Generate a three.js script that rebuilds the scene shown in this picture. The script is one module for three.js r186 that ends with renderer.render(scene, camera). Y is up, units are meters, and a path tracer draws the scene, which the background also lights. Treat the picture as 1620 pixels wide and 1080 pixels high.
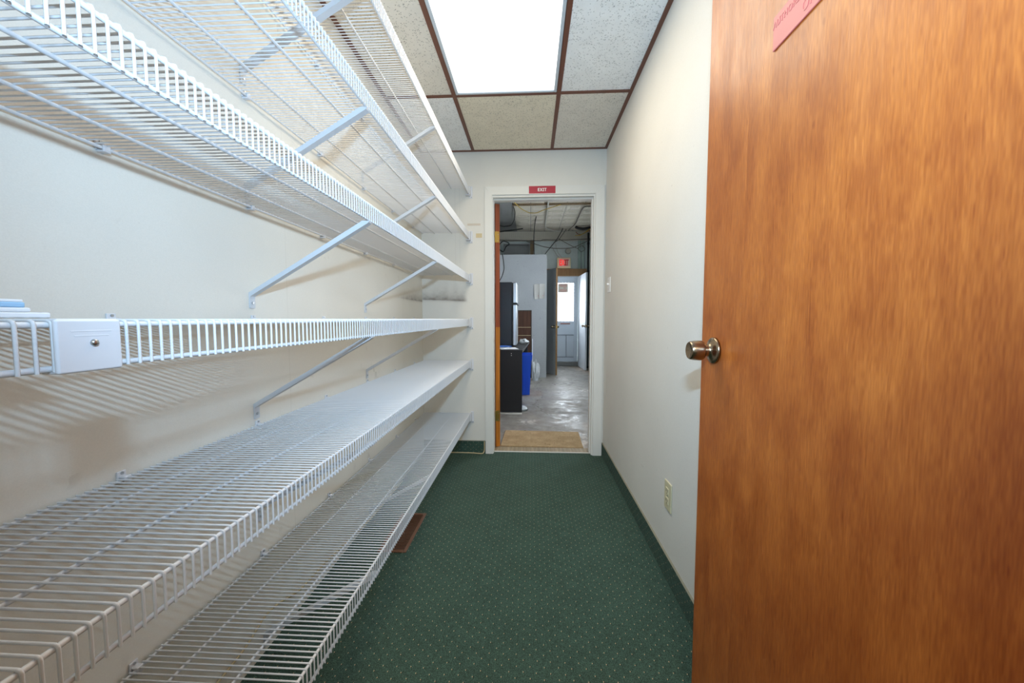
import * as THREE from 'three';
import { mergeGeometries, mergeVertices } from 'three/addons/utils/BufferGeometryUtils.js';
import { RoundedBoxGeometry } from 'three/addons/geometries/RoundedBoxGeometry.js';
import { TextGeometry } from 'three/addons/geometries/TextGeometry.js';
import { FontLoader } from 'three/addons/loaders/FontLoader.js';
import { RectAreaLightUniformsLib } from 'three/addons/lights/RectAreaLightUniformsLib.js';

// ------------------------------------------------------------------ camera, sky, lights, exposure
// World: x right, y up, the corridor runs along -z. "d" below is distance down the corridor (z = -d).
const scene = new THREE.Scene();
const camera = new THREE.PerspectiveCamera(84.79, 1.5, 0.05, 60);
camera.position.set(0, 1.0883, 0);
camera.rotation.order = 'YXZ';
camera.rotation.set(-0.0606, 0.0503, 0);
scene.add(camera);
const renderer = new THREE.WebGLRenderer({ antialias: true });
renderer.toneMapping = THREE.LinearToneMapping;
renderer.toneMappingExposure = 1.2;
renderer.shadowMap.enabled = true;
RectAreaLightUniformsLib.init();
scene.background = new THREE.Color().setRGB(6.0, 6.6, 7.4);            // overcast daylight outside

function areaLight(w, h, rgb, intensity, pos, look) {
  const l = new THREE.RectAreaLight(new THREE.Color().setRGB(...rgb), intensity, w, h);
  l.position.set(...pos); l.lookAt(...look); scene.add(l); return l;
}
areaLight(0.54, 1.15, [1, 0.84, 0.60], 5.2, [-0.147, 2.366, -1.63], [-0.147, 0, -1.63]);         // corridor troffer
areaLight(0.54, 1.15, [1, 0.86, 0.66], 16.0, [0.0, 2.366, 1.6], [0.0, 0, 1.6]);                    // front room troffer
areaLight(1.7, 1.2, [0.85, 0.94, 1], 2.2, [1.36, 1.7, -5.2], [-1, 1.5, -5.2]);                   // storeroom side window
areaLight(0.10, 1.2, [0.86, 0.95, 1], 30.0, [-0.7, 2.93, -5.0], [-0.7, 0, -5.0]);                  // storeroom strip light
areaLight(0.66, 0.86, [0.86, 0.94, 1], 7.0, [0.66, 1.48, -8.5], [0.5, 1.0, -3]);                 // exit door glass
for (let k = 0; k < 7; k++) {                                        // camera flash: a strip 7 cm wide and under 1 cm high, read from the shelf shadows
  const flash = new THREE.SpotLight(new THREE.Color().setRGB(0.44, 0.71, 1), 6.2 / 7, 0, THREE.MathUtils.degToRad(77), 1, 2);
  flash.position.set(-0.005 + (k - 3) * 0.011, 1.347, 0.0); flash.target.position.set(-0.005 + (k - 3) * 0.011, 1.95, -3); flash.shadow.radius = 0.3;
  scene.add(flash, flash.target);
}

// ------------------------------------------------------------------ helpers
let seed = 20117;
const rnd = () => { seed = (seed * 1664525 + 1013904223) >>> 0; return seed / 4294967296; };
const hash = (x, y, s = 0) => { let h = (x * 374761393 + y * 668265263 + s * 2147483647) | 0; h = Math.imul(h ^ (h >>> 13), 1274126177); h ^= h >>> 16; return (h >>> 0) / 4294967296; };
function vn(x, y, s = 0, px = 0, py = 0) {                              // value noise, periodic when px, py are given
  const xi = Math.floor(x), yi = Math.floor(y); let fx = x - xi, fy = y - yi;
  fx = fx * fx * (3 - 2 * fx); fy = fy * fy * (3 - 2 * fy);
  const m = (a, p) => p ? ((a % p) + p) % p : a;
  const a = hash(m(xi, px), m(yi, py), s), b = hash(m(xi + 1, px), m(yi, py), s), c = hash(m(xi, px), m(yi + 1, py), s), e = hash(m(xi + 1, px), m(yi + 1, py), s);
  return (a + (b - a) * fx) * (1 - fy) + (c + (e - c) * fx) * fy;
}
const fbm = (x, y, s, o = 4, px = 0, py = 0) => { let v = 0, a = 0.5, f = 1; for (let i = 0; i < o; i++) { v += a * vn(x * f, y * f, s + i * 7, px * f, py * f); a *= 0.5; f *= 2; } return v; };
const cl = (v) => v < 0 ? 0 : v > 255 ? 255 : v;
const ss = (a, b, x) => { const t = Math.min(1, Math.max(0, (x - a) / (b - a))); return t * t * (3 - 2 * t); };
function tex(w, h, fn, repeat, srgb = true) {
  const data = new Uint8Array(w * h * 4);
  for (let y = 0; y < h; y++) for (let x = 0; x < w; x++) {
    const c = fn((x + 0.5) / w, (y + 0.5) / h, x, y), i = (y * w + x) * 4;
    data[i] = cl(c[0]); data[i + 1] = cl(c[1]); data[i + 2] = cl(c[2]); data[i + 3] = 255;
  }
  const t = new THREE.DataTexture(data, w, h); t.magFilter = THREE.LinearFilter; t.minFilter = THREE.LinearMipmapLinearFilter; t.generateMipmaps = true;
  t.wrapS = t.wrapT = THREE.RepeatWrapping; if (srgb) t.colorSpace = THREE.SRGBColorSpace;
  if (repeat) t.repeat.set(1 / repeat[0], 1 / repeat[1]);
  t.needsUpdate = true; return t;
}
const mat = (color, roughness = 0.6, o = {}) => new THREE.MeshStandardMaterial({ color, roughness, ...o });
const phys = (color, roughness, o) => new THREE.MeshPhysicalMaterial({ color, roughness, ...o });

function metreUV(g) {
  if (g.index) g = g.toNonIndexed();
  const p = g.attributes.position, n = g.attributes.normal, uv = new Float32Array(p.count * 2);
  for (let i = 0; i < p.count; i++) {
    const ax = Math.abs(n.getX(i)), ay = Math.abs(n.getY(i)), az = Math.abs(n.getZ(i));
    const x = p.getX(i), y = p.getY(i), d = -p.getZ(i);
    if (ax >= ay && ax >= az) { uv[2 * i] = d; uv[2 * i + 1] = y; } else if (ay >= az) { uv[2 * i] = x; uv[2 * i + 1] = d; } else { uv[2 * i] = x; uv[2 * i + 1] = y; }
  }
  g.setAttribute('uv', new THREE.BufferAttribute(uv, 2)); return g;
}
const box = (x0, x1, y0, y1, d0, d1) => metreUV(new THREE.BoxGeometry(x1 - x0, y1 - y0, d1 - d0).translate((x0 + x1) / 2, (y0 + y1) / 2, -(d0 + d1) / 2));
const rbox = (x0, x1, y0, y1, d0, d1, r = 0.004, s = 2) => metreUV(new RoundedBoxGeometry(x1 - x0, y1 - y0, d1 - d0, s, Math.min(r, (x1 - x0) / 2.01, (y1 - y0) / 2.01, (d1 - d0) / 2.01)).translate((x0 + x1) / 2, (y0 + y1) / 2, -(d0 + d1) / 2));
const V = (x, y, d) => new THREE.Vector3(x, y, -d);
const tube = (pts, r, seg = 24, rad = 6) => new THREE.TubeGeometry(new THREE.CatmullRomCurve3(pts.map((p) => V(...p)), false, 'catmullrom', 0.3), seg, r, rad, false);
function rod(a, b, r, rad = 8) {
  const A = V(...a), Bv = V(...b), dir = Bv.clone().sub(A), g = new THREE.CylinderGeometry(r, r, dir.length(), rad);
  g.applyQuaternion(new THREE.Quaternion().setFromUnitVectors(new THREE.Vector3(0, 1, 0), dir.normalize()));
  return g.translate((A.x + Bv.x) / 2, (A.y + Bv.y) / 2, (A.z + Bv.z) / 2);
}
const lathe = (prof, seg = 32) => new THREE.LatheGeometry(prof.map(([r, y]) => new THREE.Vector2(r, y)), seg);
const merge = (gs) => { if (!Array.isArray(gs)) return gs; if (gs.length === 1) return gs[0]; return mergeGeometries(gs.map((g) => { const q = g.index ? g.toNonIndexed() : g; for (const k of Object.keys(q.attributes)) if (!['position', 'normal', 'uv'].includes(k)) q.deleteAttribute(k); return q; })); };
const taken = new Map();
const numbered = (n) => { const k = taken.get(n) || 0; taken.set(n, k + 1); return k ? n + '_' + String(k).padStart(3, '0') : n; };
// geometry is written in world coordinates and moved into the parent's own axes
function obj(name, gs, material, parent = scene) {
  let g = merge(gs);
  const org = parent.org || null;
  if (org) { g = g.clone(); g.translate(-org.x, -org.y, -org.z); if (parent.turnInv) g.applyMatrix4(parent.turnInv); }
  const m = new THREE.Mesh(g, material);
  m.name = parent === scene ? numbered(name) : name;
  if (org) { m.org = org; m.turnInv = parent.turnInv; }
  parent.add(m); return m;
}
function tag(o, label, category, group, kind) { if (label) o.userData.label = label; if (category) o.userData.category = category; if (group) o.userData.group = group; if (kind) o.userData.kind = kind; return o; }
function thing(name, base, label, category, group) {
  const o = new THREE.Group(); o.name = numbered(name); o.position.set(base[0], base[1], -base[2]); o.org = o.position.clone();
  scene.add(o); return tag(o, label, category, group);
}
const simple = (name, gs, m, label, category, group) => tag(obj(name, gs, m), label, category, group);
function structure(name, label, category = 'structure') { const o = new THREE.Group(); o.name = numbered(name); o.org = new THREE.Vector3(); scene.add(o); return tag(o, label, category, null, 'structure'); }
const struct = (name, gs, m, label, category) => tag(obj(name, gs, m), label, category, null, 'structure');

// ------------------------------------------------------------------ textures
const wallTone = (u, v, s) => 226 + (fbm(u * 3, v * 3, s, 4) - 0.47) * 12 + (hash((u * 4096) | 0, (v * 4096) | 0, s) - 0.5) * 5;
const leftMap = tex(2048, 1638, (u, v) => {
  const d = u * 3, y = v * 2.4; let t = wallTone(d, y, 3), r = t + 3, g = t - 2, b = t - 13;
  for (const sd of [1.297, 0.08, 2.51]) { const k = Math.max(0, 1 - Math.abs(d - sd) / 0.0022) * (0.3 + 0.6 * vn(y * 9, sd, 5)); r -= 16 * k; g -= 17 * k; b -= 19 * k; }
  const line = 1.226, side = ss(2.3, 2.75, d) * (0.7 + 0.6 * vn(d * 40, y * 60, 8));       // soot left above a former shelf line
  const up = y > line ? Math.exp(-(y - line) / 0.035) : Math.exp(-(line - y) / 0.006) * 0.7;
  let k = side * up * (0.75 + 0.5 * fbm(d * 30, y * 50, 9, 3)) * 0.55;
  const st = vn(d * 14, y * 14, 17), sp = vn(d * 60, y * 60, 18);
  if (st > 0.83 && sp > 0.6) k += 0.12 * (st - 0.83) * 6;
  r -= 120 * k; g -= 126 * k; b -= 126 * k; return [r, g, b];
}, [3, 2.4]);
const backMap = tex(1024, 1638, (u, v) => {
  const x = u * 1.5 - 0.9, y = v * 2.4; const t = wallTone(x + 5, y, 11); let r = t + 3, g = t - 1, b = t - 10;
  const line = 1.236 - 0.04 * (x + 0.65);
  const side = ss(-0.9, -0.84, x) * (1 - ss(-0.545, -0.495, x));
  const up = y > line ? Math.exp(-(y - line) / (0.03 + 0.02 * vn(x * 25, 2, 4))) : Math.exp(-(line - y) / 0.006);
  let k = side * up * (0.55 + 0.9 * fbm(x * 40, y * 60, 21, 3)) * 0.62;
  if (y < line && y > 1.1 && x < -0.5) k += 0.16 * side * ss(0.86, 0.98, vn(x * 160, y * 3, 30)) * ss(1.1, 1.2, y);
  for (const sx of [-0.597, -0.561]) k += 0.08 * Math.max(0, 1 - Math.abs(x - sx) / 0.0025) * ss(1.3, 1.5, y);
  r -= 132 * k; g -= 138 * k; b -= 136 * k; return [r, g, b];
}, [1.5, 2.4]);
backMap.offset.set(0.6, 0);
const plasterMap = tex(1024, 1024, (u, v, x, y) => {
  const t = 227 + (fbm(u * 6, v * 6, 40, 4, 6, 6) - 0.47) * 12 + (hash(x, y, 4) - 0.5) * 5; let k = 0;
  const s = vn(u * 60, v * 60, 44, 60, 60); if (s > 0.975) k = (s - 0.975) * 900;
  return [t + 2 - k, t - 1 - k, t - 8 - k];
}, [2, 2]);
const carpetFn = (u, v, x, y) => {
  const W = 0.352, D = 0.36, cx = u * W, cd = v * D; const row = Math.floor(cd / 0.02);
  let best = 9, bx = 0, bd = 0;
  for (let rr = row - 1; rr <= row + 1; rr++) {
    const off = (((rr % 2) + 2) % 2) * 0.022; const col = Math.floor((cx - off) / 0.044);
    for (let cc = col; cc <= col + 1; cc++) {
      const a = ((rr % 18) + 18) % 18, b = ((cc % 8) + 8) % 8;
      const px = off + (cc + 0.5) * 0.044 + (hash(a, b, 1) - 0.5) * 0.004, pd = (rr + 0.5) * 0.02 + (hash(a, b, 2) - 0.5) * 0.004;
      const dx = (cx - px) / 0.0014, dd = (cd - pd) / 0.0024, q = dx * dx + dd * dd; if (q < best) { best = q; bx = cx - px; bd = cd - pd; }
    }
  }
  return { best, bx, bd, n: vn(u * 256, v * 256, 5, 256, 256), m: vn(u * 512, v * 512, 6, 512, 512), c: fbm(u * 8, v * 8, 7, 3, 8, 8) };
};
const carpetMap = tex(1024, 1024, (u, v, x, y) => {
  const q = carpetFn(u, v, x, y), f = (q.n - 0.5) * 60 + (q.m - 0.5) * 46 + (q.c - 0.45) * 14;
  let r = 65 + f * 0.8, g = 93 + f, b = 80 + f * 0.9;
  const pit = Math.exp(-(((q.bx - 0.0028) / 0.0022) ** 2 + ((q.bd + 0.001) / 0.003) ** 2)); r -= 34 * pit; g -= 50 * pit; b -= 42 * pit;
  const k = 1 - ss(0.6, 1.3, q.best); return [r + (212 - r) * k, g + (182 - g) * k, b + (146 - b) * k];
}, [0.352, 0.36]);
const carpetBump = tex(1024, 1024, (u, v, x, y) => { const q = carpetFn(u, v, x, y); const h = 90 + (q.n - 0.5) * 120 + (q.m - 0.5) * 90 + 50 * (1 - ss(0.6, 1.3, q.best)); return [h, h, h]; }, [0.352, 0.36], false);
const strokes = []; for (let i = 0; i < 1700; i++) strokes.push([rnd(), rnd(), 0.002 + rnd() * 0.006, rnd() * 3.14, rnd()]);
const fissure = new Float32Array(1024 * 1024);
for (const [sx, sy, len, ang, w] of strokes) { const n = Math.ceil(len * 1024 * 2); for (let i = 0; i < n; i++) { const t = i / n - 0.5, px = Math.round(sx * 1024 + Math.cos(ang + t) * t * len * 1700), py = Math.round(sy * 1024 + Math.sin(ang + t * 2) * t * len * 1700); for (let a = -1; a <= 1; a++) for (let b = -1; b <= 1; b++) { const k = ((py + b + 1024) % 1024) * 1024 + (px + a + 1024) % 1024; fissure[k] = Math.max(fissure[k], (a || b ? 0.45 : 1) * (0.5 + w * 0.5)); } } }
for (let i = 0; i < 5200; i++) { const k = ((rnd() * 1024) | 0) * 1024 + ((rnd() * 1024) | 0); fissure[k] = Math.max(fissure[k], 0.35 + rnd() * 0.4); }
const tileMapOf = (R, G, B) => tex(1024, 1024, (u, v, x, y) => { const f = fissure[y * 1024 + x] * 135, n = (fbm(u * 12, v * 12, 60, 4, 12, 12) - 0.47) * 14 + (hash(x, y, 9) - 0.5) * 8; return [R + n - f, G + n - f, B + n - f]; }, [0.6, 0.6]);
const tileBump = tex(1024, 1024, (u, v, x, y) => { const h = 200 - fissure[y * 1024 + x] * 180 + (hash(x, y, 12) - 0.5) * 30; return [h, h, h]; }, [0.6, 0.6], false);
const doorMap = tex(1024, 2048, (u, v, x, y) => {
  const X = u * 0.82, Y = v * 2.03;
  const warp = (fbm(X * 4, Y * 2.2, 70, 3) - 0.45) * 0.05;
  const fig = fbm((X + warp) * 26, Y * 2.6, 71, 4);                       // broad growth figure
  const fib = vn((X + warp * 0.4) * 420, Y * 40, 72), fine = vn((X + warp * 0.3) * 900, Y * 85, 73), mot = fbm(X * 22, Y * 11, 74, 5);
  let k = 0.26 * (fig - 0.47) + 0.16 * (fib - 0.5) + 0.24 * (fine - 0.5) + 0.5 * (mot - 0.47);
  const fleck = vn((X + warp * 0.4) * 210, Y * 20, 76); if (fleck > 0.94) k -= (fleck - 0.94) * 5;
  return [174 + 88 * k, 92 + 78 * k, 31 + 50 * k];
});
const doorRough = tex(512, 1024, (u, v) => { const h = 205 + (fbm(u * 30, v * 24, 77, 4) - 0.47) * 80 + (vn(u * 330, v * 30, 78) - 0.5) * 24; return [h, h, h]; }, null, false);
const doorBump = tex(512, 1024, (u, v) => { const h = 128 + (fbm(u * 40, v * 30, 79, 4) - 0.47) * 190 + (vn(u * 330, v * 26, 80) - 0.5) * 50; return [h, h, h]; }, null, false);
const woodFine = tex(256, 1024, (u, v) => { const k = (vn(u * 60, v * 8, 81, 60, 8) - 0.5) + (vn(u * 20, v * 3, 82, 20, 3) - 0.5); return [210 + 40 * k, 205 + 40 * k, 200 + 42 * k]; }, [0.2, 0.8]);
const crackAt = (d) => 0.12 + 0.05 * Math.sin(d * 5) + 0.06 * (vn(d * 7, 1, 90) - 0.5) + 0.035 * (vn(d * 30, 3, 91) - 0.5);
const concreteMap = tex(1024, 1500, (u, v, x, y) => {
  const X = -2.6 + u * 4.1, d = 3 + v * 6; let t = 140 + (fbm(X * 2.2, d * 1.6, 92, 5) - 0.47) * 60 + (fbm(X * 22, d * 9, 99, 3) - 0.45) * 34 + (hash(x, y, 93) - 0.5) * 16;
  const worn = ss(0.56, 0.68, fbm(X * 3.2 + 9, d * 2.3, 94, 4)) * ss(0.25, 0.75, vn(X * 44, d * 26, 95)); t += 40 * worn;
  let r = t + 4, g = t - 1, b = t - 8; const brown = ss(0.5, 0.66, fbm(X * 1.7, d * 1.3, 96, 3)); r += 4 * brown; g -= 5 * brown; b -= 12 * brown;
  const c = Math.abs(X - crackAt(d)); if (c < 0.01 && d > 4.2 && d < 7) { const k = (1 - c / 0.01) * (vn(d * 16, 5, 97) > 0.35 ? 1 : 0.3) * 60; r -= k; g -= k; b -= k; }
  return [r, g, b];
}, [4.1, 6]);
concreteMap.offset.set(2.6 / 4.1, -0.5);
const concreteRough = tex(512, 512, (u, v) => { const h = 128 + (fbm(u * 14, v * 14, 98, 5, 14, 14) - 0.47) * 210; return [h, h, h]; }, [1.4, 1.4], false);
const grime = (R, G, B, A, s) => tex(512, 512, (u, v, x, y) => { const n = (fbm(u * 6, v * 6, s, 4, 6, 6) - 0.47) * A + (hash(x, y, s) - 0.5) * 8; const f = vn(u * 90, v * 90, s + 3, 90, 90) > 0.93 ? -16 : 0; return [R + n + f, G + n + f, B + n + f]; }, [1.5, 1.5]);
const matMap = tex(512, 512, (u, v, x, y) => { const n = (hash(x >> 1, y >> 1, 120) - 0.5) * 46 + (fbm(u * 6, v * 6, 121, 4) - 0.47) * 46; const f = vn(u * 24, v * 24, 122) > 0.92 ? -30 : 0; return [176 + n + f, 150 + n + f, 112 + n + f]; }, [0.5, 0.5]);

// ------------------------------------------------------------------ materials
const M = {
  left: mat(0xffffff, 0.75, { map: leftMap }), back: mat(0xffffff, 0.75, { map: backMap }), plaster: mat(0xffffff, 0.72, { map: plasterMap }),
  carpet: mat(0xffffff, 0.97, { map: carpetMap, bumpMap: carpetBump, bumpScale: 0.003 }),
  tileWhite: mat(0xffffff, 0.92, { map: tileMapOf(246, 246, 244), bumpMap: tileBump, bumpScale: 0.0012 }),
  tileCream: mat(0xffffff, 0.92, { map: tileMapOf(236, 226, 204), bumpMap: tileBump, bumpScale: 0.0012 }),
  tileGrey: mat(0xffffff, 0.92, { map: tileMapOf(230, 224, 212), bumpMap: tileBump, bumpScale: 0.0012 }),
  brownBar: mat(0x6f4433, 0.45), fixture: mat(0xc9d2da, 0.4, { metalness: 0.1 }),
  diffuser: new THREE.MeshStandardMaterial({ color: 0xffffff, roughness: 0.5, emissive: 0xfffaf2, emissiveIntensity: 1.3 }),
  wire: mat(0xdddee0, 0.45), plasticWhite: mat(0xdcdde1, 0.4), steel: mat(0xb9bcbe, 0.3, { metalness: 1 }), brace: mat(0xcdd0d4, 0.45),
  trim: mat(0xe6e4dd, 0.45), wood: phys(0xffffff, 0.52, { map: doorMap, roughnessMap: doorRough, bumpMap: doorBump, bumpScale: 0.0009, clearcoat: 0.16, clearcoatRoughness: 0.36 }),
  nickel: mat(0x9c8a74, 0.24, { metalness: 1 }), brass: mat(0xc9a55a, 0.35, { metalness: 1 }),
  signRed: mat(0xb3263a, 0.5), signPink: mat(0xc96a62, 0.45), white: mat(0xf2f2f0, 0.5), ivory: mat(0xd9d0ae, 0.42), ivoryDark: mat(0x4b463a, 0.6),
  hem: mat(0x8d8a78, 0.9), cord: mat(0xc9b68f, 0.6), vent: mat(0x74503c, 0.5), duct: mat(0x8d9092, 0.5, { metalness: 0.7 }),
  mahogany: mat(0xb85c33, 0.45, { map: woodFine }), amber: mat(0xe8912e, 0.45, { map: woodFine }), threshold: mat(0xb9aa8e, 0.6, { map: woodFine }),
  concrete: mat(0xffffff, 0.95, { map: concreteMap, roughnessMap: concreteRough, bumpMap: concreteRough, bumpScale: 0.006 }), mat: mat(0xffffff, 0.97, { map: matMap, bumpMap: matMap, bumpScale: 0.004 }),
  blackLam: mat(0x1c1c1e, 0.5), blackEdge: mat(0x3a3a3a, 0.5), fridgeBlack: mat(0x1d2126, 0.38), stainless: mat(0xb5b8ba, 0.34, { metalness: 0.85 }),
  bin: mat(0x1a58e0, 0.42), cardboard: mat(0x5f4030, 0.85, { map: woodFine }), partition: mat(0xffffff, 0.7, { map: grime(158, 161, 163, 10, 130) }),
  greyDoor: mat(0xc0c5c9, 0.55), whiteDoor: mat(0xdfe4ea, 0.45), storm: mat(0xcfd7df, 0.45), stormDark: mat(0x59616a, 0.5), wallGrimy: mat(0xffffff, 0.85, { map: grime(200, 207, 203, 46, 140) }),
  wallTeal: mat(0xffffff, 0.85, { map: grime(164, 182, 172, 60, 150) }), tin: mat(0xffffff, 0.7, { map: grime(206, 198, 182, 26, 160) }), plasterGrey: mat(0xffffff, 0.85, { map: grime(140, 140, 137, 18, 170) }),
  lintel: mat(0xb08757, 0.6, { map: woodFine }), exitBox: mat(0xd8cda0, 0.5), dark: mat(0x1b1916, 0.85), cableBlack: mat(0x1c1b1a, 0.6), cableGrey: mat(0x6d675c, 0.6), cableYellow: mat(0xb99a3f, 0.6), cableWhite: mat(0xb9b5aa, 0.6),
  paper: mat(0xd6d4cd, 0.8), paperWhite: mat(0xe9eaec, 0.75), paperBlue: mat(0x3f6fc0, 0.7), noteBlue: mat(0x9cc4e4, 0.6), plasticFilm: phys(0xd9dcdd, 0.4, { transmission: 0.35, thickness: 0 }),
  batten: mat(0x8e7a5c, 0.75, { map: woodFine }), rust: mat(0x8a4d2b, 0.7), oldBoard: mat(0x4f463d, 0.85, { map: woodFine }), tape: mat(0xd7c49c, 0.7), tapeFaint: mat(0xd6cab9, 0.75),
  lace: phys(0xf6f8fa, 0.9, { transmission: 0.55, thickness: 0 }), glass: phys(0xffffff, 0.03, { transmission: 1, thickness: 0, ior: 1.45 }),
  exitGlow: new THREE.MeshStandardMaterial({ color: 0xc02020, roughness: 0.5, emissive: 0xff2414, emissiveIntensity: 0.35 }), exitDim: mat(0xa8231d, 0.5), black: mat(0x151515, 0.5),
  flashLens: new THREE.MeshStandardMaterial({ color: 0xffffff, emissive: 0xdfeaff, emissiveIntensity: 0.8 }),
};

// ------------------------------------------------------------------ corridor shell
const XL = -0.867, XR = 0.5757, D = 2.965, HC = 2.382;
struct('floor', [box(-0.97, -0.699, -0.06, 0, 0.05, 3.03), box(-0.593, 0.68, -0.06, 0, 0.05, 3.03), box(-0.699, -0.593, -0.06, 0, 0.05, 1.666), box(-0.699, -0.593, -0.06, 0, 1.984, 3.03)], M.carpet, 'dark green carpet with small tan flecks in the corridor', 'floor');
struct('wall_left', box(XL - 0.1, XL, -0.06, 2.5, 0.05, D), M.left, 'off-white corridor wall behind the wire shelves', 'wall');
struct('wall_right', box(XR, XR + 0.1, -0.06, 2.5, 0.05, D), M.plaster, 'off-white corridor wall with switch and outlet', 'wall');
{
  const s = new THREE.Shape(); s.moveTo(-2.6, -0.06); s.lineTo(-0.305, -0.06); s.lineTo(-0.305, 2.045); s.lineTo(0.496, 2.045); s.lineTo(0.496, -0.06); s.lineTo(1.5, -0.06); s.lineTo(1.5, 3.12); s.lineTo(-2.6, 3.12);
  const g = new THREE.ExtrudeGeometry(s, { depth: 0.115, bevelEnabled: false }).translate(0, 0, -D - 0.115);
  struct('wall_back', g, M.back, 'off-white end wall around the storeroom doorway', 'wall');
  const f = new THREE.Shape(); f.moveTo(-2.1, -0.06); f.lineTo(-0.4, -0.06); f.lineTo(-0.4, 2.06); f.lineTo(0.5, 2.06); f.lineTo(0.5, -0.06); f.lineTo(2.1, -0.06); f.lineTo(2.1, 2.5); f.lineTo(-2.1, 2.5);
  struct('wall_front', new THREE.ExtrudeGeometry(f, { depth: 0.11, bevelEnabled: false }).translate(0, 0, -0.16), M.plaster, 'off-white wall around the front doorway', 'wall');
}
// suspended ceiling: slab, tiles, brown grid
{
  const c = structure('ceiling', 'suspended ceiling of fissured tiles in a brown grid', 'ceiling');
  obj('ceiling_slab', box(-0.97, 0.68, 2.47, 2.53, 0.05, D), M.plasterGrey, c);
  const bx = [XL, -0.45, 0.157, XR], rows = [0.16, 1.02, 2.241, D];
  const look = [[M.tileWhite, M.tileWhite, M.tileWhite], [M.tileGrey, null, M.tileWhite], [M.tileWhite, M.tileCream, M.tileGrey]];
  for (let r = 0; r < 3; r++) for (let k = 0; k < 3; k++) if (look[r][k]) obj('ceiling_tile', box(bx[k] + 0.004, bx[k + 1] - 0.004, HC + 0.003, HC + 0.018, rows[r] + 0.004, rows[r + 1] - 0.004), look[r][k], c);
  for (const x of [-0.45, 0.157]) obj('tee_bar', [rbox(x - 0.012, x + 0.012, HC - 0.001, HC + 0.003, 0.16, D, 0.001, 1), box(x - 0.002, x + 0.002, HC + 0.003, HC + 0.03, 0.16, D)], M.brownBar, c);
  for (const d of [1.02, 2.241]) for (let k = 0; k < 3; k++) obj('cross_tee', rbox(bx[k] + 0.012, bx[k + 1] - 0.012, HC - 0.0015, HC + 0.003, d - 0.012, d + 0.012, 0.001, 1), M.brownBar, c);
  obj('wall_angle', box(XR - 0.02, XR, HC - 0.002, HC + 0.003, 0.16, D), M.brownBar, c); obj('wall_angle', box(XL, XL + 0.022, HC - 0.002, HC + 0.003, 0.16, D), M.brownBar, c);
  obj('wall_angle', box(XL + 0.022, XR - 0.02, HC - 0.002, HC + 0.003, D - 0.02, D), M.brownBar, c);
}
function troffer(x, d, label) {
  const t = thing('ceiling_light', [x, HC, d], label, 'light'), w = 0.29, l = 0.597;
  obj('housing', box(x - w, x + w, HC + 0.012, HC + 0.08, d - l, d + l), M.fixture, t);
  const e = 0.016, fr = (a, b, p, q) => rbox(a, b, HC - 0.004, HC + 0.012, p, q, 0.003, 1);
  obj('frame', [fr(x - w, x - w + e, d - l, d + l), fr(x + w - e, x + w, d - l, d + l), fr(x - w + e, x + w - e, d - l, d - l + e), fr(x - w + e, x + w - e, d + l - e, d + l)], M.fixture, t);
  obj('diffuser', box(x - w + e, x + w - e, HC + 0.002, HC + 0.01, d - l + e, d + l - e), M.diffuser, t);
}
troffer(-0.147, 1.63, 'bright fluorescent panel light set in the corridor ceiling grid');
// carpet base with a bound top edge
for (const [name, b, h] of [['baseboard_right', [XR - 0.008, XR, 0, 0.1, 1.0, D], [XR - 0.009, XR, 0.1, 0.1018, 1.0, D]], ['baseboard_back', [XL, -0.362, 0, 0.1, D - 0.008, D], [XL, -0.362, 0.1, 0.103, D - 0.009, D]]]) {
  const g = structure(name, name.endsWith('right') ? 'green carpet base along the wall with the outlet' : 'green carpet base beside the storeroom doorway', 'baseboard');
  obj('carpet_strip', box(...b), M.carpet, g); obj('binding', box(...h), M.hem, g);
}
// doorway casing, jambs, threshold
{
  const c = structure('trim_1', 'white painted casing around the storeroom doorway', 'door frame');
  const leg = (x0, x1, inner) => { const s = new THREE.Shape(); s.moveTo(x0, 0); s.lineTo(x1, 0); if (inner > 0) { s.lineTo(x1, 2.045); s.lineTo(x0, 2.107); } else { s.lineTo(x1, 2.107); s.lineTo(x0, 2.045); } return new THREE.ExtrudeGeometry(s, { depth: 0.012, bevelEnabled: true, bevelSize: 0.0015, bevelThickness: 0.002, bevelSegments: 1 }).translate(0, 0, -D + 0.0025); };
  obj('side_casing', leg(-0.361, -0.303, 1), M.trim, c); obj('side_casing', leg(0.494, 0.562, -1), M.trim, c);
  const h = new THREE.Shape(); h.moveTo(-0.303, 2.047); h.lineTo(0.494, 2.047); h.lineTo(0.562, 2.109); h.lineTo(-0.361, 2.109);
  obj('head_casing', new THREE.ExtrudeGeometry(h, { depth: 0.012, bevelEnabled: true, bevelSize: 0.0015, bevelThickness: 0.002, bevelSegments: 1 }).translate(0, 0, -D + 0.0025), M.trim, c);
  obj('jamb', box(-0.305, -0.297, 0, 2.045, D - 0.004, D + 0.125), M.trim, c); obj('jamb', box(0.482, 0.497, 0, 2.045, D - 0.004, D + 0.125), M.trim, c); obj('head_jamb', box(-0.297, 0.482, 2.03, 2.046, D - 0.004, D + 0.125), M.trim, c);
  obj('door_stop', [box(0.471, 0.482, 0, 2.03, D + 0.03, D + 0.075), box(-0.297, 0.471, 2.018, 2.03, D + 0.03, D + 0.075)], M.trim, c);
  obj('threshold', rbox(-0.297, 0.482, -0.01, 0.008, 3.005, 3.1, 0.004), M.threshold, c); obj('carpet_edge_strip', rbox(-0.297, 0.482, 0, 0.006, 2.99, 3.008, 0.002, 1), M.paper, c);
}
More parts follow.
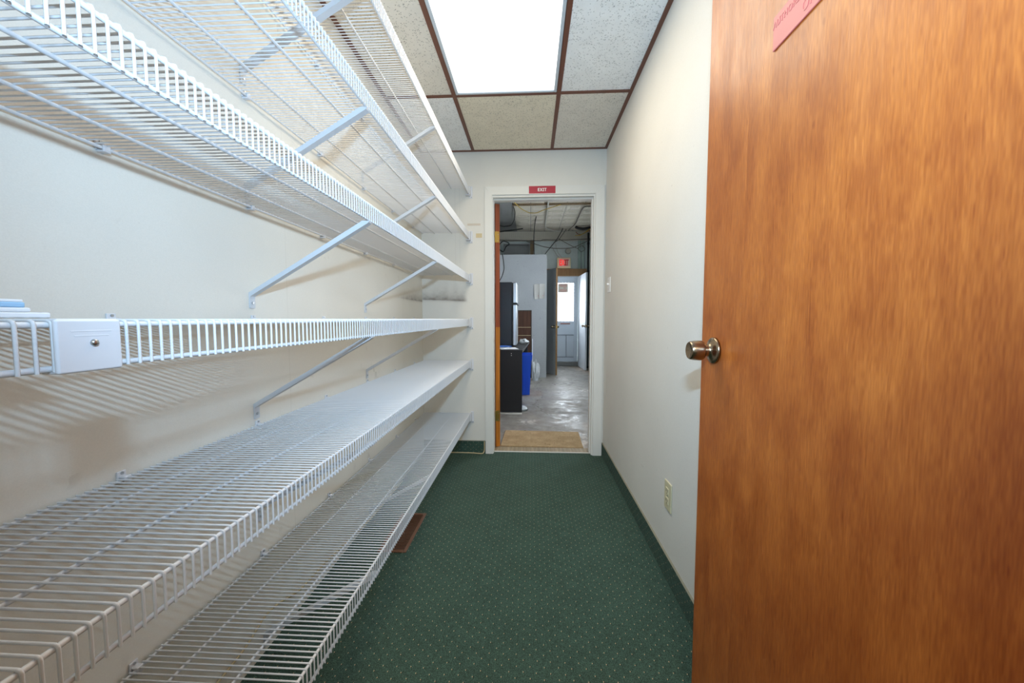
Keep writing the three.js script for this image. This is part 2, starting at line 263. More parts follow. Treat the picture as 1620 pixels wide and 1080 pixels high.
// ------------------------------------------------------------------ the wood door standing open on the right
const font = await new FontLoader().loadAsync('fonts/droid/droid_sans_bold.typeface.json');
const fontThin = await new FontLoader().loadAsync('fonts/droid/droid_sans_regular.typeface.json');
const text = (s, size, depth = 0.001, f = font) => { const g = new TextGeometry(s, { font: f, size, depth, curveSegments: 3, bevelEnabled: false }); g.computeBoundingBox(); const b = g.boundingBox; return g.translate(-(b.min.x + b.max.x) / 2, -(b.min.y + b.max.y) / 2, 0); };
const knobProfile = [[0, 0], [0.0325, 0], [0.0325, 0.004], [0.031, 0.0065], [0.0265, 0.0085], [0.020, 0.011], [0.0155, 0.0145], [0.0138, 0.019], [0.0138, 0.026]];
const knobHead = [[0.0138, 0.025], [0.017, 0.0275], [0.0225, 0.029], [0.0243, 0.032], [0.0248, 0.039], [0.0243, 0.049], [0.0225, 0.0585], [0.0208, 0.0615], [0.0192, 0.0622], [0.0178, 0.0605], [0.010, 0.0585], [0.004, 0.0565], [0.0, 0.056]];
{
  const g = structure('door_1', 'orange-brown wood door standing open beside the corridor wall', 'door'), x0 = 0.454, de = 1.016, dh = 0.2;
  const leaf = new RoundedBoxGeometry(0.035, 2.03, de - dh, 2, 0.0015).translate(x0 + 0.0175, 0.012 + 1.015, -(de + dh) / 2);
  const p = leaf.attributes.position, uv = leaf.attributes.uv; for (let i = 0; i < p.count; i++) uv.setXY(i, (-p.getZ(i) - dh) / 0.82 + p.getX(i) * 0.5, p.getY(i) / 2.03);
  obj('door_leaf', leaf, M.wood, g);
  const k = obj('door_handle', lathe(knobProfile, 40).rotateZ(Math.PI / 2).translate(x0, 1.01, -0.947), M.nickel, g);
  obj('knob', lathe(knobHead, 40).rotateZ(Math.PI / 2).translate(x0, 1.01, -0.947), M.nickel, k);
  obj('door_handle', [lathe(knobProfile, 24), lathe(knobHead, 24)].map((q) => q.rotateZ(-Math.PI / 2).translate(x0 + 0.035, 1.01, -0.947)), M.nickel, g);
  for (const y of [0.25, 1.8]) obj('hinge', rod([x0 + 0.03, y - 0.045, dh - 0.005], [x0 + 0.03, y + 0.045, dh - 0.005], 0.006), M.brass, g);
  const s = thing('door_sign', [x0, 1.587, 0.657], 'small reddish engraved plate fixed to the open wood door', 'sign');
  obj('plate', rbox(x0 - 0.003, x0, 1.587, 1.648, 0.555, 0.757, 0.002), M.signPink, s);
  const put = (str, size, y, d) => text(str, size, 0.0008, fontThin).rotateY(-Math.PI / 2).translate(x0 - 0.003, y, -d);
  obj('lettering', put('AUTHORIZED PERSONNEL', 0.0115, 1.631, 0.664), M.signPink, s); obj('lettering', put('ONLY', 0.0165, 1.606, 0.652), M.signPink, s);
}
// ------------------------------------------------------------------ wire shelves
const XF = -0.488, RODR = 0.0034, WIRER = 0.0018, LIP = 0.045, STEP = 0.0139, SD0 = 0.19, SD1 = 2.955;
const wireGeo = (() => {
  const y = RODR + WIRER - 0.0006, f = XF - XL, xo = f + RODR + WIRER - 0.0006, r = 0.004;
  const pts = [[0.009, y], [f * 0.5, y], [xo - r, y], [xo - r * 0.3, y - r * 0.3], [xo, y - r], [xo, -LIP * 0.5], [xo, -LIP - 0.003]].map(([a, b]) => new THREE.Vector3(a, b, 0));
  const path = new THREE.CurvePath(); for (let i = 0; i < pts.length - 1; i++) path.add(new THREE.LineCurve3(pts[i], pts[i + 1]));
  // a swept hexagon through the bend, three rings at the corner
  const ring = 6, pos = [], nor = [], idx = [];
  pts.forEach((q, i) => { const t = new THREE.Vector3().subVectors(pts[Math.min(i + 1, pts.length - 1)], pts[Math.max(i - 1, 0)]).normalize(), n = new THREE.Vector3(-t.y, t.x, 0); for (let k = 0; k < ring; k++) { const a = k / ring * Math.PI * 2, c = Math.cos(a), s = Math.sin(a); nor.push(n.x * c, n.y * c, s); pos.push(q.x + n.x * c * WIRER, q.y + n.y * c * WIRER, s * WIRER); } });
  for (let i = 0; i < pts.length - 1; i++) for (let k = 0; k < ring; k++) { const a = i * ring + k, b = i * ring + (k + 1) % ring, c = a + ring, e = b + ring; idx.push(a, b, c, b, e, c); }
  const g = new THREE.BufferGeometry(); g.setAttribute('position', new THREE.Float32BufferAttribute(pos, 3)); g.setAttribute('normal', new THREE.Float32BufferAttribute(nor, 3)); g.setAttribute('uv', new THREE.Float32BufferAttribute(new Array(pos.length / 3 * 2).fill(0), 2)); g.setIndex(idx); return g;
})();
const wireD = []; for (let k = -17; k < 184; k++) { const d = 0.4236 + k * STEP; if (d > SD0 && d < SD1) wireD.push(d); }
const farWires = mergeGeometries(wireD.filter((d) => d >= 2.0).map((d) => wireGeo.clone().translate(0, 0, -d)));
const rodGeo = {};
const shelfDefs = [
  [2.100, 'white wire shelf hung just below the ceiling, topmost of six on the wall'],
  [1.757, 'white wire shelf second from the ceiling'],
  [1.429, 'white wire shelf third from the ceiling, with long diagonal struts under it'],
  [1.082, 'white wire shelf fourth from the ceiling, with a square plastic cover on its front lip'],
  [0.750, 'white wire shelf second from the floor'],
  [0.325, 'white wire shelf lowest of six, close above the green carpet'],
];
const braceShape = (y) => {                                            // flat strap: foot on the wall, up to the front lip
  const t = 0.004, x0 = XL, yf = y - 0.308, yb = y - 0.268, s = new THREE.Shape();
  s.moveTo(x0, yf); s.lineTo(x0 + t, yf); s.lineTo(x0 + t, yb - 0.004); s.lineTo(x0 + 0.012, yb + 0.001); s.lineTo(XF - 0.002, y - LIP - 0.011); s.lineTo(XF + 0.003, y - LIP - 0.007); s.lineTo(XF + 0.003, y - LIP - 0.001); s.lineTo(XF - 0.016, y - LIP - 0.002); s.lineTo(x0, yb + 0.008); return s;
};
shelfDefs.forEach(([y, label], n) => {
  const t = thing('wire_shelf', [XL, y, 0], label, 'shelf', 'wire shelves on the corridor wall');
  const w = XF - XL, L = (xx, yy, r) => rod([XL + xx, y + yy, SD0], [XL + xx, y + yy, SD1], r, 8);
  obj('front_rod', L(w, 0, RODR), M.wire, t); obj('lip_rod', L(w, -LIP, RODR), M.wire, t);
  for (const f of [0.28, 0.645]) obj('support_rod', L(w * f, 0, RODR), M.wire, t);
  obj('back_rod', L(0.012, 0, RODR), M.wire, t);
  for (const d of wireD) if (d < 2.0) { const m = new THREE.Mesh(wireGeo, M.wire); m.name = 'cross_wire'; m.position.set(0, 0, -d); t.add(m); }
  const fw = new THREE.Mesh(farWires, M.wire); fw.name = 'cross_wires'; fw.userData.kind = 'stuff'; t.add(fw);
  for (const d of [0.33, 0.73, 1.127, 1.526, 1.926, 2.33, 2.73]) {
    const c = obj('wall_clip', [rbox(XL, XL + 0.004, y - 0.004, y + 0.0175, d - 0.009, d + 0.009, 0.0015, 1), rbox(XL, XL + 0.018, y + 0.003, y + 0.008, d - 0.007, d + 0.007, 0.002, 1), rbox(XL + 0.014, XL + 0.0185, y - 0.006, y + 0.008, d - 0.007, d + 0.007, 0.002, 1), rbox(XL, XL + 0.018, y - 0.0085, y - 0.0045, d - 0.007, d + 0.007, 0.0015, 1)], M.plasticWhite, t);
    obj('screw', rod([XL + 0.004, y + 0.013, d], [XL + 0.006, y + 0.013, d], 0.003, 8), M.steel, c);
  }
  for (const d of [1.125, 1.925]) {
    const yy = n === 5 ? y + 0.03 : y;
    const g = new THREE.ExtrudeGeometry(braceShape(yy - (n === 5 ? 0.03 : 0)), { depth: 0.021, bevelEnabled: false }).translate(0, 0, -d - 0.0105);
    const b = obj('support_brace', g, M.brace, t);
    obj('screw', rod([XL + 0.003, y - 0.292, d], [XL + 0.0065, y - 0.292, d], 0.0045, 10), M.steel, b);
  }
  const e = obj('end_bracket', [rbox(XF - 0.02, XF + 0.016, y - LIP - 0.014, y - LIP - 0.006, SD1 - 0.028, D, 0.002, 1), rbox(XF + 0.006, XF + 0.016, y - LIP - 0.012, y + 0.012, SD1 - 0.028, D, 0.002, 1), rbox(XF + 0.006, XF + 0.03, y - LIP - 0.03, y + 0.018, D - 0.004, D, 0.001, 1)], M.plasticWhite, t);
  obj('screw', rod([XF + 0.023, y - LIP - 0.022, D - 0.007], [XF + 0.023, y - LIP - 0.022, D - 0.003], 0.004, 8), M.steel, e);
  if (n === 3) {
    const xo = XF + RODR + WIRER * 2;
    const c = obj('joint_cover', [rbox(xo, XF + 0.0125, y - 0.0505, y + 0.0055, 0.351, 0.4115, 0.0025, 3), rbox(XF - 0.012, XF + 0.011, y + 0.003, y + 0.0065, 0.353, 0.4095, 0.0015, 1), rbox(XF - 0.01, XF + 0.011, y - 0.0505, y - 0.0475, 0.353, 0.4095, 0.0015, 1)], M.plasticWhite, t);
    obj('embossed_line', [rbox(XF + 0.0122, XF + 0.0127, y - 0.0075, y - 0.0060, 0.363, 0.401, 0.0003, 1), rbox(XF + 0.0122, XF + 0.0127, y - 0.0125, y - 0.0110, 0.366, 0.398, 0.0004, 1)], M.plasticWhite, c);
    obj('screw', lathe([[0, 0.0035], [0.0022, 0.0032], [0.0036, 0.002], [0.004, 0]], 16).rotateZ(-Math.PI / 2).translate(XF + 0.0124, y - 0.0195, -0.3835), M.steel, c);
  }
  if (n === 5) obj('hook_clip', tube([[XL + 0.13, y + 0.008, 2.94], [XL + 0.15, y + 0.012, 2.93], [XL + 0.19, y + 0.008, 2.93], [XL + 0.215, y + 0.014, 2.93]], 0.003, 12, 6), M.wire, t);
});
// notepads at the near end of the fourth shelf
{
  const y = 1.082 + 0.0068;
  simple('notepad', rbox(-0.77, -0.548, y, y + 0.0066, 0.21, 0.402, 0.002), M.paperWhite, 'large white notepad lying directly on a wire shelf', 'notepad');
  simple('notepad', rbox(-0.76, -0.549, y + 0.0067, y + 0.0117, 0.21, 0.386, 0.002), M.paperWhite, 'smaller white notepad between the large one and the blue one', 'notepad');
  const b = thing('notepad', [-0.66, y + 0.0118, 0.3], 'pale blue notepad topmost of the stack on a wire shelf', 'notepad');
  obj('cover', rbox(-0.76, -0.55, y + 0.0118, y + 0.0175, 0.21, 0.382, 0.0015), M.noteBlue, b); obj('sheets', rbox(-0.759, -0.551, y + 0.0175, y + 0.0205, 0.211, 0.381, 0.001), M.paperWhite, b);
}
// ------------------------------------------------------------------ small corridor things
{
  const v = thing('floor_vent', [-0.64, 0, 1.825], 'brown metal floor register in the carpet under the shelves', 'vent');
  const x0 = -0.715, x1 = -0.577, d0 = 1.65, d1 = 2.0, e = 0.016, h = 0.006;
  obj('duct', [box(x0 + e - 0.003, x0 + e, -0.3, 0, d0 + e, d1 - e), box(x1 - e, x1 - e + 0.003, -0.3, 0, d0 + e, d1 - e), box(x0 + e, x1 - e, -0.3, 0, d0 + e - 0.003, d0 + e), box(x0 + e, x1 - e, -0.3, 0, d1 - e, d1 - e + 0.003), box(x0 + e - 0.003, x1 - e + 0.003, -0.303, -0.3, d0 + e - 0.003, d1 - e + 0.003)], M.duct, v);
  obj('frame', [rbox(x0, x0 + e, 0, h, d0, d1, 0.003, 1), rbox(x1 - e, x1, 0, h, d0, d1, 0.003, 1), rbox(x0 + e, x1 - e, 0, h, d0, d0 + e, 0.003, 1), rbox(x0 + e, x1 - e, 0, h, d1 - e, d1, 0.003, 1)], M.vent, v);
  const sg = new THREE.BoxGeometry(x1 - x0 - 2 * e, 0.0025, 0.0045); for (let k = 0; k < 27; k++) { const m = new THREE.Mesh(sg, M.vent); m.name = 'slat'; m.position.set((x0 + x1) / 2 + 0.64, 0.0035, -(d0 + e + 0.006 + k * (d1 - d0 - 2 * e - 0.012) / 26) + 1.825); v.add(m); }
  const o = thing('wall_outlet', [XR, 0.352, 1.545], 'ivory duplex outlet low on the corridor wall', 'outlet');
  obj('plate', rbox(XR - 0.006, XR, 0.293, 0.412, 1.508, 1.582, 0.003), M.ivory, o);
  for (const y of [0.332, 0.373]) { const s = obj('socket', rbox(XR - 0.0085, XR - 0.005, y - 0.014, y + 0.014, 1.53, 1.56, 0.002, 2), M.ivory, o); obj('slot', [box(XR - 0.0088, XR - 0.008, y - 0.002, y + 0.008, 1.536, 1.539), box(XR - 0.0088, XR - 0.008, y - 0.002, y + 0.008, 1.551, 1.554), box(XR - 0.0088, XR - 0.008, y - 0.011, y - 0.007, 1.5435, 1.5475)], M.ivoryDark, s); }
  obj('screw', rod([XR - 0.0075, 0.3525, 1.545], [XR - 0.0055, 0.3525, 1.545], 0.003, 8), M.steel, o);
  const w = thing('light_switch', [XR, 1.338, 2.8], 'white light switch on the corridor wall near the doorway', 'switch');
  obj('plate', rbox(XR - 0.006, XR, 1.282, 1.392, 2.755, 2.84, 0.003), M.white, w); obj('toggle', rbox(XR - 0.02, XR - 0.005, 1.336, 1.35, 2.79, 2.8, 0.002), M.white, w);
  for (const y of [1.305, 1.37]) obj('screw', rod([XR - 0.0075, y, 2.795], [XR - 0.0055, y, 2.795], 0.003, 8), M.steel, w);
  const s = thing('exit_plate', [0.084, 2.079, D - 0.015], 'small red EXIT plate fixed to the white door casing', 'sign');
  obj('plate', rbox(-0.018, 0.186, 2.051, 2.107, D - 0.018, D - 0.0145, 0.001, 1), M.signRed, s); obj('lettering', text('EXIT', 0.024, 0.001).translate(0.084, 2.079, -(D - 0.018)), M.white, s);
  simple('masking_tape', box(-0.5, -0.397, 1.818, 1.834, D - 0.0012, D), M.tapeFaint, 'long faded strip of masking tape on the end wall', 'tape');
  simple('masking_tape', box(-0.433, -0.385, 1.724, 1.757, D - 0.0015, D), M.tape, 'short yellowed piece of masking tape on the end wall', 'tape');
  simple('white_cable', tube([[-0.372, 0.1, D - 0.014], [-0.372, 0.03, D - 0.014], [-0.385, 0.006, D - 0.03], [-0.46, 0.005, 2.945], [-0.56, 0.005, 2.95], [-0.68, 0.005, 2.945], [-0.8, 0.005, 2.93]], 0.0045, 48, 8), M.cord, 'pale cable lying on the carpet along the end wall base', 'cable');
  simple('wall_cable', tube([[XL + 0.006, 0.07, 0.6], [XL + 0.006, 0.091, 1.011], [XL + 0.006, 0.122, 1.113], [XL + 0.006, 0.117, 1.177], [XL + 0.006, 0.076, 1.3], [XL + 0.006, 0.061, 1.5], [XL + 0.007, 0.012, 1.92], [XL + 0.012, 0.005, 2.4]], 0.0035, 64, 6), M.cord, 'thin tan cable sagging along the foot of the shelf wall', 'cable');
}
// camera flash behind and above the viewpoint, on a light stand
{
  const f = thing('flash_unit', [-0.005, 0, 0.0], 'small black flash on a slim stand in the front doorway', 'flash');
  obj('flash_head', rbox(-0.043, 0.033, 1.322, 1.372, -0.1, -0.03, 0.006), M.black, f); obj('flash_lens', rbox(-0.037, 0.027, 1.327, 1.367, -0.03, -0.024, 0.002), M.flashLens, f);
  obj('stand_pole', rod([-0.005, 0.01, -0.09], [-0.005, 1.325, -0.09], 0.009, 10), M.black, f);
  for (let k = 0; k < 3; k++) { const a = 1.57 + k * 2.094; obj('stand_leg', rod([-0.005, 0.3, -0.09], [-0.005 + Math.cos(a) * 0.26, 0.008, -0.09 - Math.sin(a) * 0.22], 0.006, 8), M.black, f); }
}
// front room behind the viewpoint
struct('floor_front', box(-2.1, 2.1, -0.06, 0, -3.4, 0.05), M.carpet, 'green carpet of the room in front of the corridor', 'floor');
struct('ceiling_front', box(-2.1, 2.1, 2.45, 2.53, -3.4, 0.05), M.tileWhite, 'pale ceiling of the room in front of the corridor', 'ceiling');
struct('wall_front_left', box(-2.2, -2.1, -0.06, 2.53, -3.5, 0.05), M.plaster, 'off-white side wall of the front room', 'wall');
struct('wall_front_right', box(2.1, 2.2, -0.06, 2.53, -3.5, 0.05), M.plaster, 'off-white opposite side wall of the front room', 'wall');
struct('wall_front_rear', box(-2.2, 2.2, -0.06, 2.53, -3.5, -3.4), M.plaster, 'off-white rear wall of the front room', 'wall');
troffer(0.0, -1.6, 'fluorescent panel light in the front room ceiling');

// ------------------------------------------------------------------ storeroom shell
const SR = 1.37, SB = 8.65, SH = 3.05;
struct('floor_storeroom', box(-2.6, 1.5, -0.06, 0, 3.03, 8.95), M.concrete, 'worn bare concrete floor of the storeroom', 'floor');
struct('wall_storeroom_left', box(-2.7, -2.6, -0.06, 3.12, D, 8.8), M.wallGrimy, 'grimy pale side wall of the storeroom', 'wall');
{
  const s = new THREE.Shape(); s.moveTo(3.07, -0.06); s.lineTo(8.8, -0.06); s.lineTo(8.8, 3.12); s.lineTo(3.07, 3.12); const h = new THREE.Path(); h.moveTo(4.3, 1.1); h.lineTo(4.3, 2.3); h.lineTo(6.1, 2.3); h.lineTo(6.1, 1.1); s.holes.push(h);
  struct('wall_storeroom_right', new THREE.ExtrudeGeometry(s, { depth: 0.12, bevelEnabled: false }).rotateY(Math.PI / 2).translate(SR, 0, 0), M.wallTeal, 'stained green-grey storeroom side wall', 'wall');
  const w = structure('window_1', 'side window of the storeroom', 'window'); obj('pane', box(SR + 0.05, SR + 0.055, 1.1, 2.3, 4.3, 6.1), M.glass, w);
  obj('window_frame', [box(SR + 0.03, SR + 0.08, 1.1, 1.15, 4.3, 6.1), box(SR + 0.03, SR + 0.08, 2.25, 2.3, 4.3, 6.1), box(SR + 0.03, SR + 0.08, 1.15, 2.25, 5.18, 5.22)], M.whiteDoor, w);
  const f = new THREE.Shape(); f.moveTo(-2.6, -0.06); f.lineTo(0.22, -0.06); f.lineTo(0.22, 2.05); f.lineTo(1.08, 2.05); f.lineTo(1.08, -0.06); f.lineTo(1.5, -0.06); f.lineTo(1.5, 3.12); f.lineTo(-2.6, 3.12);
  struct('wall_far', new THREE.ExtrudeGeometry(f, { depth: 0.15, bevelEnabled: false }).translate(0, 0, -SB - 0.15), M.wallGrimy, 'grimy pale far wall around the exit doorway', 'wall');
}
{
  const c = structure('ceiling_storeroom', 'old pressed-tin storeroom ceiling', 'ceiling');
  obj('ceiling_slab', box(-2.6, 1.5, SH + 0.01, SH + 0.08, D + 0.1, 8.8), M.plasterGrey, c);
  const S = 0.31, pg = mergeGeometries([new THREE.BoxGeometry(S - 0.008, 0.004, S - 0.008), ...[[0, 1], [0, -1], [1, 0], [-1, 0]].map(([a, b]) => new THREE.BoxGeometry(a ? 0.03 : S - 0.05, 0.01, a ? S - 0.05 : 0.03).translate(a * (S / 2 - 0.035), -0.004, b * (S / 2 - 0.035))), new THREE.BoxGeometry(S - 0.17, 0.008, S - 0.17).translate(0, -0.004, 0)]);
  for (let i = 0; i < 6; i++) for (let j = 0; j < 9; j++) { const m = new THREE.Mesh(pg, M.tin); m.name = 'tin_panel'; m.position.set(-0.3 + S * (i + 0.5) - 0.02, SH + 0.006, -(5.75 + S * (j + 0.5))); m.rotation.z = (hash(i, j, 3) - 0.5) * 0.012; c.add(m); }
  obj('plaster_patch', box(-1.6, -0.33, SH - 0.02, SH + 0.012, 5.4, 7.7), M.plasterGrey, c);
  obj('batten', box(-0.32, 1.36, SH - 0.03, SH - 0.003, 6.5, 6.55), M.batten, c);
  const t = structure('trim_2', 'ribbed tin cornice along the far storeroom wall', 'cornice'); obj('cornice_band', box(-2.6, SR, 2.88, SH, 8.56, SB), M.tin, t);
  const rg = new THREE.BoxGeometry(0.024, 0.13, 0.02); for (let k = 0; k < 47; k++) { const m = new THREE.Mesh(rg, M.tin); m.name = 'rib'; m.position.set(-0.75 + k * 0.045, 2.965, -8.552); t.add(m); }
  obj('picture_rail', rbox(-2.6, SR, 2.85, 2.88, 8.54, SB, 0.006), M.tin, t);
}
struct('wall_recess', [box(-0.62, -0.03, 2.53, 2.55, 8.52, SB), box(-0.62, -0.03, 2.75, 2.77, 8.52, SB), box(-0.62, -0.6, 2.55, 2.75, 8.52, SB), box(-0.05, -0.03, 2.55, 2.75, 8.52, SB), box(-0.6, -0.05, 2.55, 2.75, 8.63, SB)], M.plasterGrey, 'shadowed grey box recess high on the far storeroom wall', 'wall');
struct('trim_3', rbox(-0.02, 0.06, 2.2, 2.85, 8.5, SB, 0.006), M.batten, 'upright timber post beside the wall recess', 'post');
struct('trim_4', [rbox(1.06, 1.12, 2.21, 2.85, 8.6, SB, 0.01), rbox(1.15, 1.2, 2.21, 2.85, 8.6, SB, 0.01)], M.wallTeal, 'stained upright boxing beside the exit sign', 'post');
struct('wall_partition', rbox(-2.6, 0.288, 0, 2.257, 6.9, 6.96, 0.004), M.partition, 'pale grey partition wall behind the fridge', 'wall');
struct('wall_partition_side', box(0.08, 0.13, 0, 2.25, 7.87, SB), M.partition, 'short return wall behind the partition', 'wall');

// doors of the storeroom
{
  const g = structure('door_2', 'storeroom door swung wide open, seen on its orange-brown edge', 'door'); g.position.set(-0.255, 0, -3.1); g.org = new THREE.Vector3(-0.255, 0, -3.1); g.rotation.y = 0.42;
  g.turnInv = null;
  const add = (n, q, m, p = g) => obj(n, q, m, p);
  add('door_leaf', box(-0.293, -0.257, 0.012, 2.02, 3.1022, 3.88), M.mahogany); add('edge_upper', box(-0.293, -0.257, 1.02, 2.02, 3.1, 3.1022), M.mahogany); add('edge_lower', box(-0.293, -0.257, 0.012, 1.02, 3.1, 3.1022), M.amber);
  for (const y of [1.755, 0.275]) { const h = add('hinge', [rbox(-0.3, -0.262, y - 0.045, y + 0.045, 3.096, 3.1, 0.001, 1)], M.brass); obj('hinge_screw', [rod([-0.272, y + 0.02, 3.094], [-0.272, y + 0.02, 3.097], 0.003), rod([-0.276, y - 0.03, 3.094], [-0.276, y - 0.03, 3.097], 0.003)], M.steel, h); }
}
function swungDoor(name, hx, hd, ex, ed, th, m, edgeM, label, y0 = 0.006, y1 = 2.05) {     // from hinge to free edge
  const g = structure(name, label, 'door'), len = Math.hypot(ex - hx, ed - hd); g.position.set(ex, 0, -ed); g.org = null;
  const a = Math.atan2(hx - ex, hd - ed); g.rotation.y = -a;                                // local -z runs from free edge to hinge
  const leaf = new THREE.Mesh(metreUV(new THREE.BoxGeometry(th, y1 - y0, len - 0.004).translate(0, (y0 + y1) / 2, -len / 2 - 0.002)), m); leaf.name = 'door_leaf'; g.add(leaf);
  const e = new THREE.Mesh(new THREE.BoxGeometry(th, y1 - y0, 0.004).translate(0, (y0 + y1) / 2, -0.001), edgeM); e.name = 'door_edge'; g.add(e);
  const kg = mergeGeometries([lathe(knobProfile, 20), lathe(knobHead, 20)]);
  for (const s of [1, -1]) { const k = new THREE.Mesh(kg, M.nickel); k.name = 'door_handle'; k.rotation.z = s * Math.PI / 2; k.position.set(-s * th / 2, 0.935, -0.06); g.add(k); }
  const plate = new THREE.Mesh(new THREE.BoxGeometry(th * 0.7, 0.057, 0.002).translate(0, 0.935, 0.002), M.brass); plate.name = 'latch_plate'; g.add(plate);
  return g;
}
swungDoor('door_3', 0.145, 7.86, 0.49, 7.17, 0.035, M.greyDoor, M.lintel, 'grey door with a raw wood edge, ajar beside the partition');
swungDoor('door_4', 1.1, 8.62, 1.155, 7.89, 0.035, M.whiteDoor, M.whiteDoor, 'white exit door opened flat towards the stained side wall');
{
  const g = structure('door_5', 'pale blue-white exit storm door with a bright glass pane', 'door'), d0 = 8.68, d1 = 8.72;
  const f = (x0, x1, y0, y1) => rbox(x0, x1, y0, y1, d0, d1, 0.004, 1);
  obj('stile', f(0.23, 0.31, 0.1, 2.04), M.storm, g); obj('stile', f(0.99, 1.075, 0.1, 2.04), M.storm, g); obj('top_rail', f(0.31, 0.99, 1.92, 2.04), M.storm, g); obj('lock_rail', f(0.31, 0.99, 0.72, 1.02), M.storm, g);
  obj('pane', box(0.31, 0.99, 1.02, 1.92, 8.7, 8.704), M.glass, g);
  obj('window_bead', [box(0.305, 0.318, 1.02, 1.92, d0 - 0.008, d0), box(0.982, 0.995, 1.02, 1.92, d0 - 0.008, d0), box(0.318, 0.982, 1.02, 1.033, d0 - 0.008, d0), box(0.318, 0.982, 1.907, 1.92, d0 - 0.008, d0)], M.stormDark, g);
  obj('panel', box(0.31, 0.99, 0.2, 0.72, d0 + 0.012, d1 - 0.005), M.storm, g); obj('mullion', f(0.82, 0.85, 0.2, 0.72), M.storm, g); obj('bottom_rail', f(0.31, 0.99, 0.1, 0.2), M.storm, g);
  obj('panel_bead', [box(0.31, 0.99, 0.708, 0.72, d0 - 0.004, d0 + 0.012), box(0.31, 0.99, 0.2, 0.21, d0 - 0.004, d0 + 0.012), box(0.812, 0.82, 0.2, 0.72, d0 - 0.004, d0 + 0.012)], M.stormDark, g);
  obj('push_bar', rbox(0.68, 0.9, 0.965, 0.985, d0 - 0.03, d0, 0.003), M.mahogany, g);
  const k = structure('trim_5', 'low concrete sill under the exit door', 'sill'); obj('sill', rbox(0.22, 1.08, 0, 0.1, 8.63, 8.8, 0.01), M.plasterGrey, k);
  const c = structure('trim_6', 'exit door frame with a plain wooden header board', 'door frame'); obj('header', rbox(0.2, 1.245, 2.05, 2.205, 8.5, SB, 0.004), M.lintel, c); obj('head_strip', rbox(0.22, 1.08, 2.03, 2.05, 8.6, 8.67, 0.002), M.storm, c);
  const lc = thing('lace_curtain', [0.65, 1.03, 8.665], 'white scalloped lace curtain hanging over the exit door glass', 'curtain');
  const s = new THREE.Shape(); const x0 = 0.33, x1 = 0.968, y0 = 1.045, y1 = 1.895, n = 9, m = 12; s.moveTo(x0, y0);
  for (let i = 0; i < n; i++) s.absarc(x0 + (i + 0.5) * (x1 - x0) / n, y0, (x1 - x0) / n / 2, Math.PI, 0, false);
  for (let i = 0; i < m; i++) s.absarc(x1, y0 + (i + 0.5) * (y1 - y0) / m, (y1 - y0) / m / 2, -Math.PI / 2, Math.PI / 2, false);
  for (let i = 0; i < n; i++) s.absarc(x1 - (i + 0.5) * (x1 - x0) / n, y1, (x1 - x0) / n / 2, 0, Math.PI, false);
  s.lineTo(x0, y0);
  obj('lace', new THREE.ExtrudeGeometry(s, { depth: 0.002, bevelEnabled: false, curveSegments: 5 }).translate(0, 0, -8.668), M.lace, lc);
  const ws = thing('window_notice', [0.74, 1.69, 8.66], 'beige notice with red print taped to the exit door glass', 'notice');
  obj('sheet', box(0.62, 0.848, 1.692, 1.885, 8.656, 8.66), M.tapeFaint, ws); for (const [y, a, b] of [[1.86, 0.64, 0.82], [1.83, 0.66, 0.82], [1.79, 0.74, 0.8], [1.745, 0.65, 0.82], [1.715, 0.66, 0.81]]) obj('print_line', box(a, b, y - 0.006, y + 0.006, 8.655, 8.6562), M.signPink, ws);
  const x = thing('exit_sign', [0.735, 2.215, 8.55], 'cream exit sign box with glowing red letters on the header', 'sign');
  obj('sign_box', rbox(0.585, 0.885, 2.215, 2.452, 8.5, 8.6, 0.008), M.exitBox, x); obj('sign_face', box(0.62, 0.86, 2.255, 2.43, 8.497, 8.501), M.tapeFaint, x);
  [['E', 0.656, 1], ['X', 0.715, 1], ['I', 0.767, 0], ['T', 0.812, 0]].forEach(([ch, cx, lit]) => obj('exit_sign_letter', text(ch, 0.135, 0.004).scale(ch === 'I' ? 1 : 0.62, 1, 1).translate(cx, 2.342, -8.497), lit ? M.exitGlow : M.exitDim, x));
  const gl = new THREE.PointLight(0xff3020, 0.012, 0, 2); gl.position.set(0.7, 2.34, -8.42); scene.add(gl);
}
{
  const t = thing('strip_light', [-0.7, 2.94, 5.0], 'bare fluorescent strip light under the tin storeroom ceiling', 'light');
  obj('housing', rbox(-0.76, -0.64, 2.965, 3.06, 4.38, 5.62, 0.006), M.fixture, t); obj('tube', rod([-0.7, 2.948, 4.42], [-0.7, 2.948, 5.58], 0.014, 12), M.diffuser, t);
}
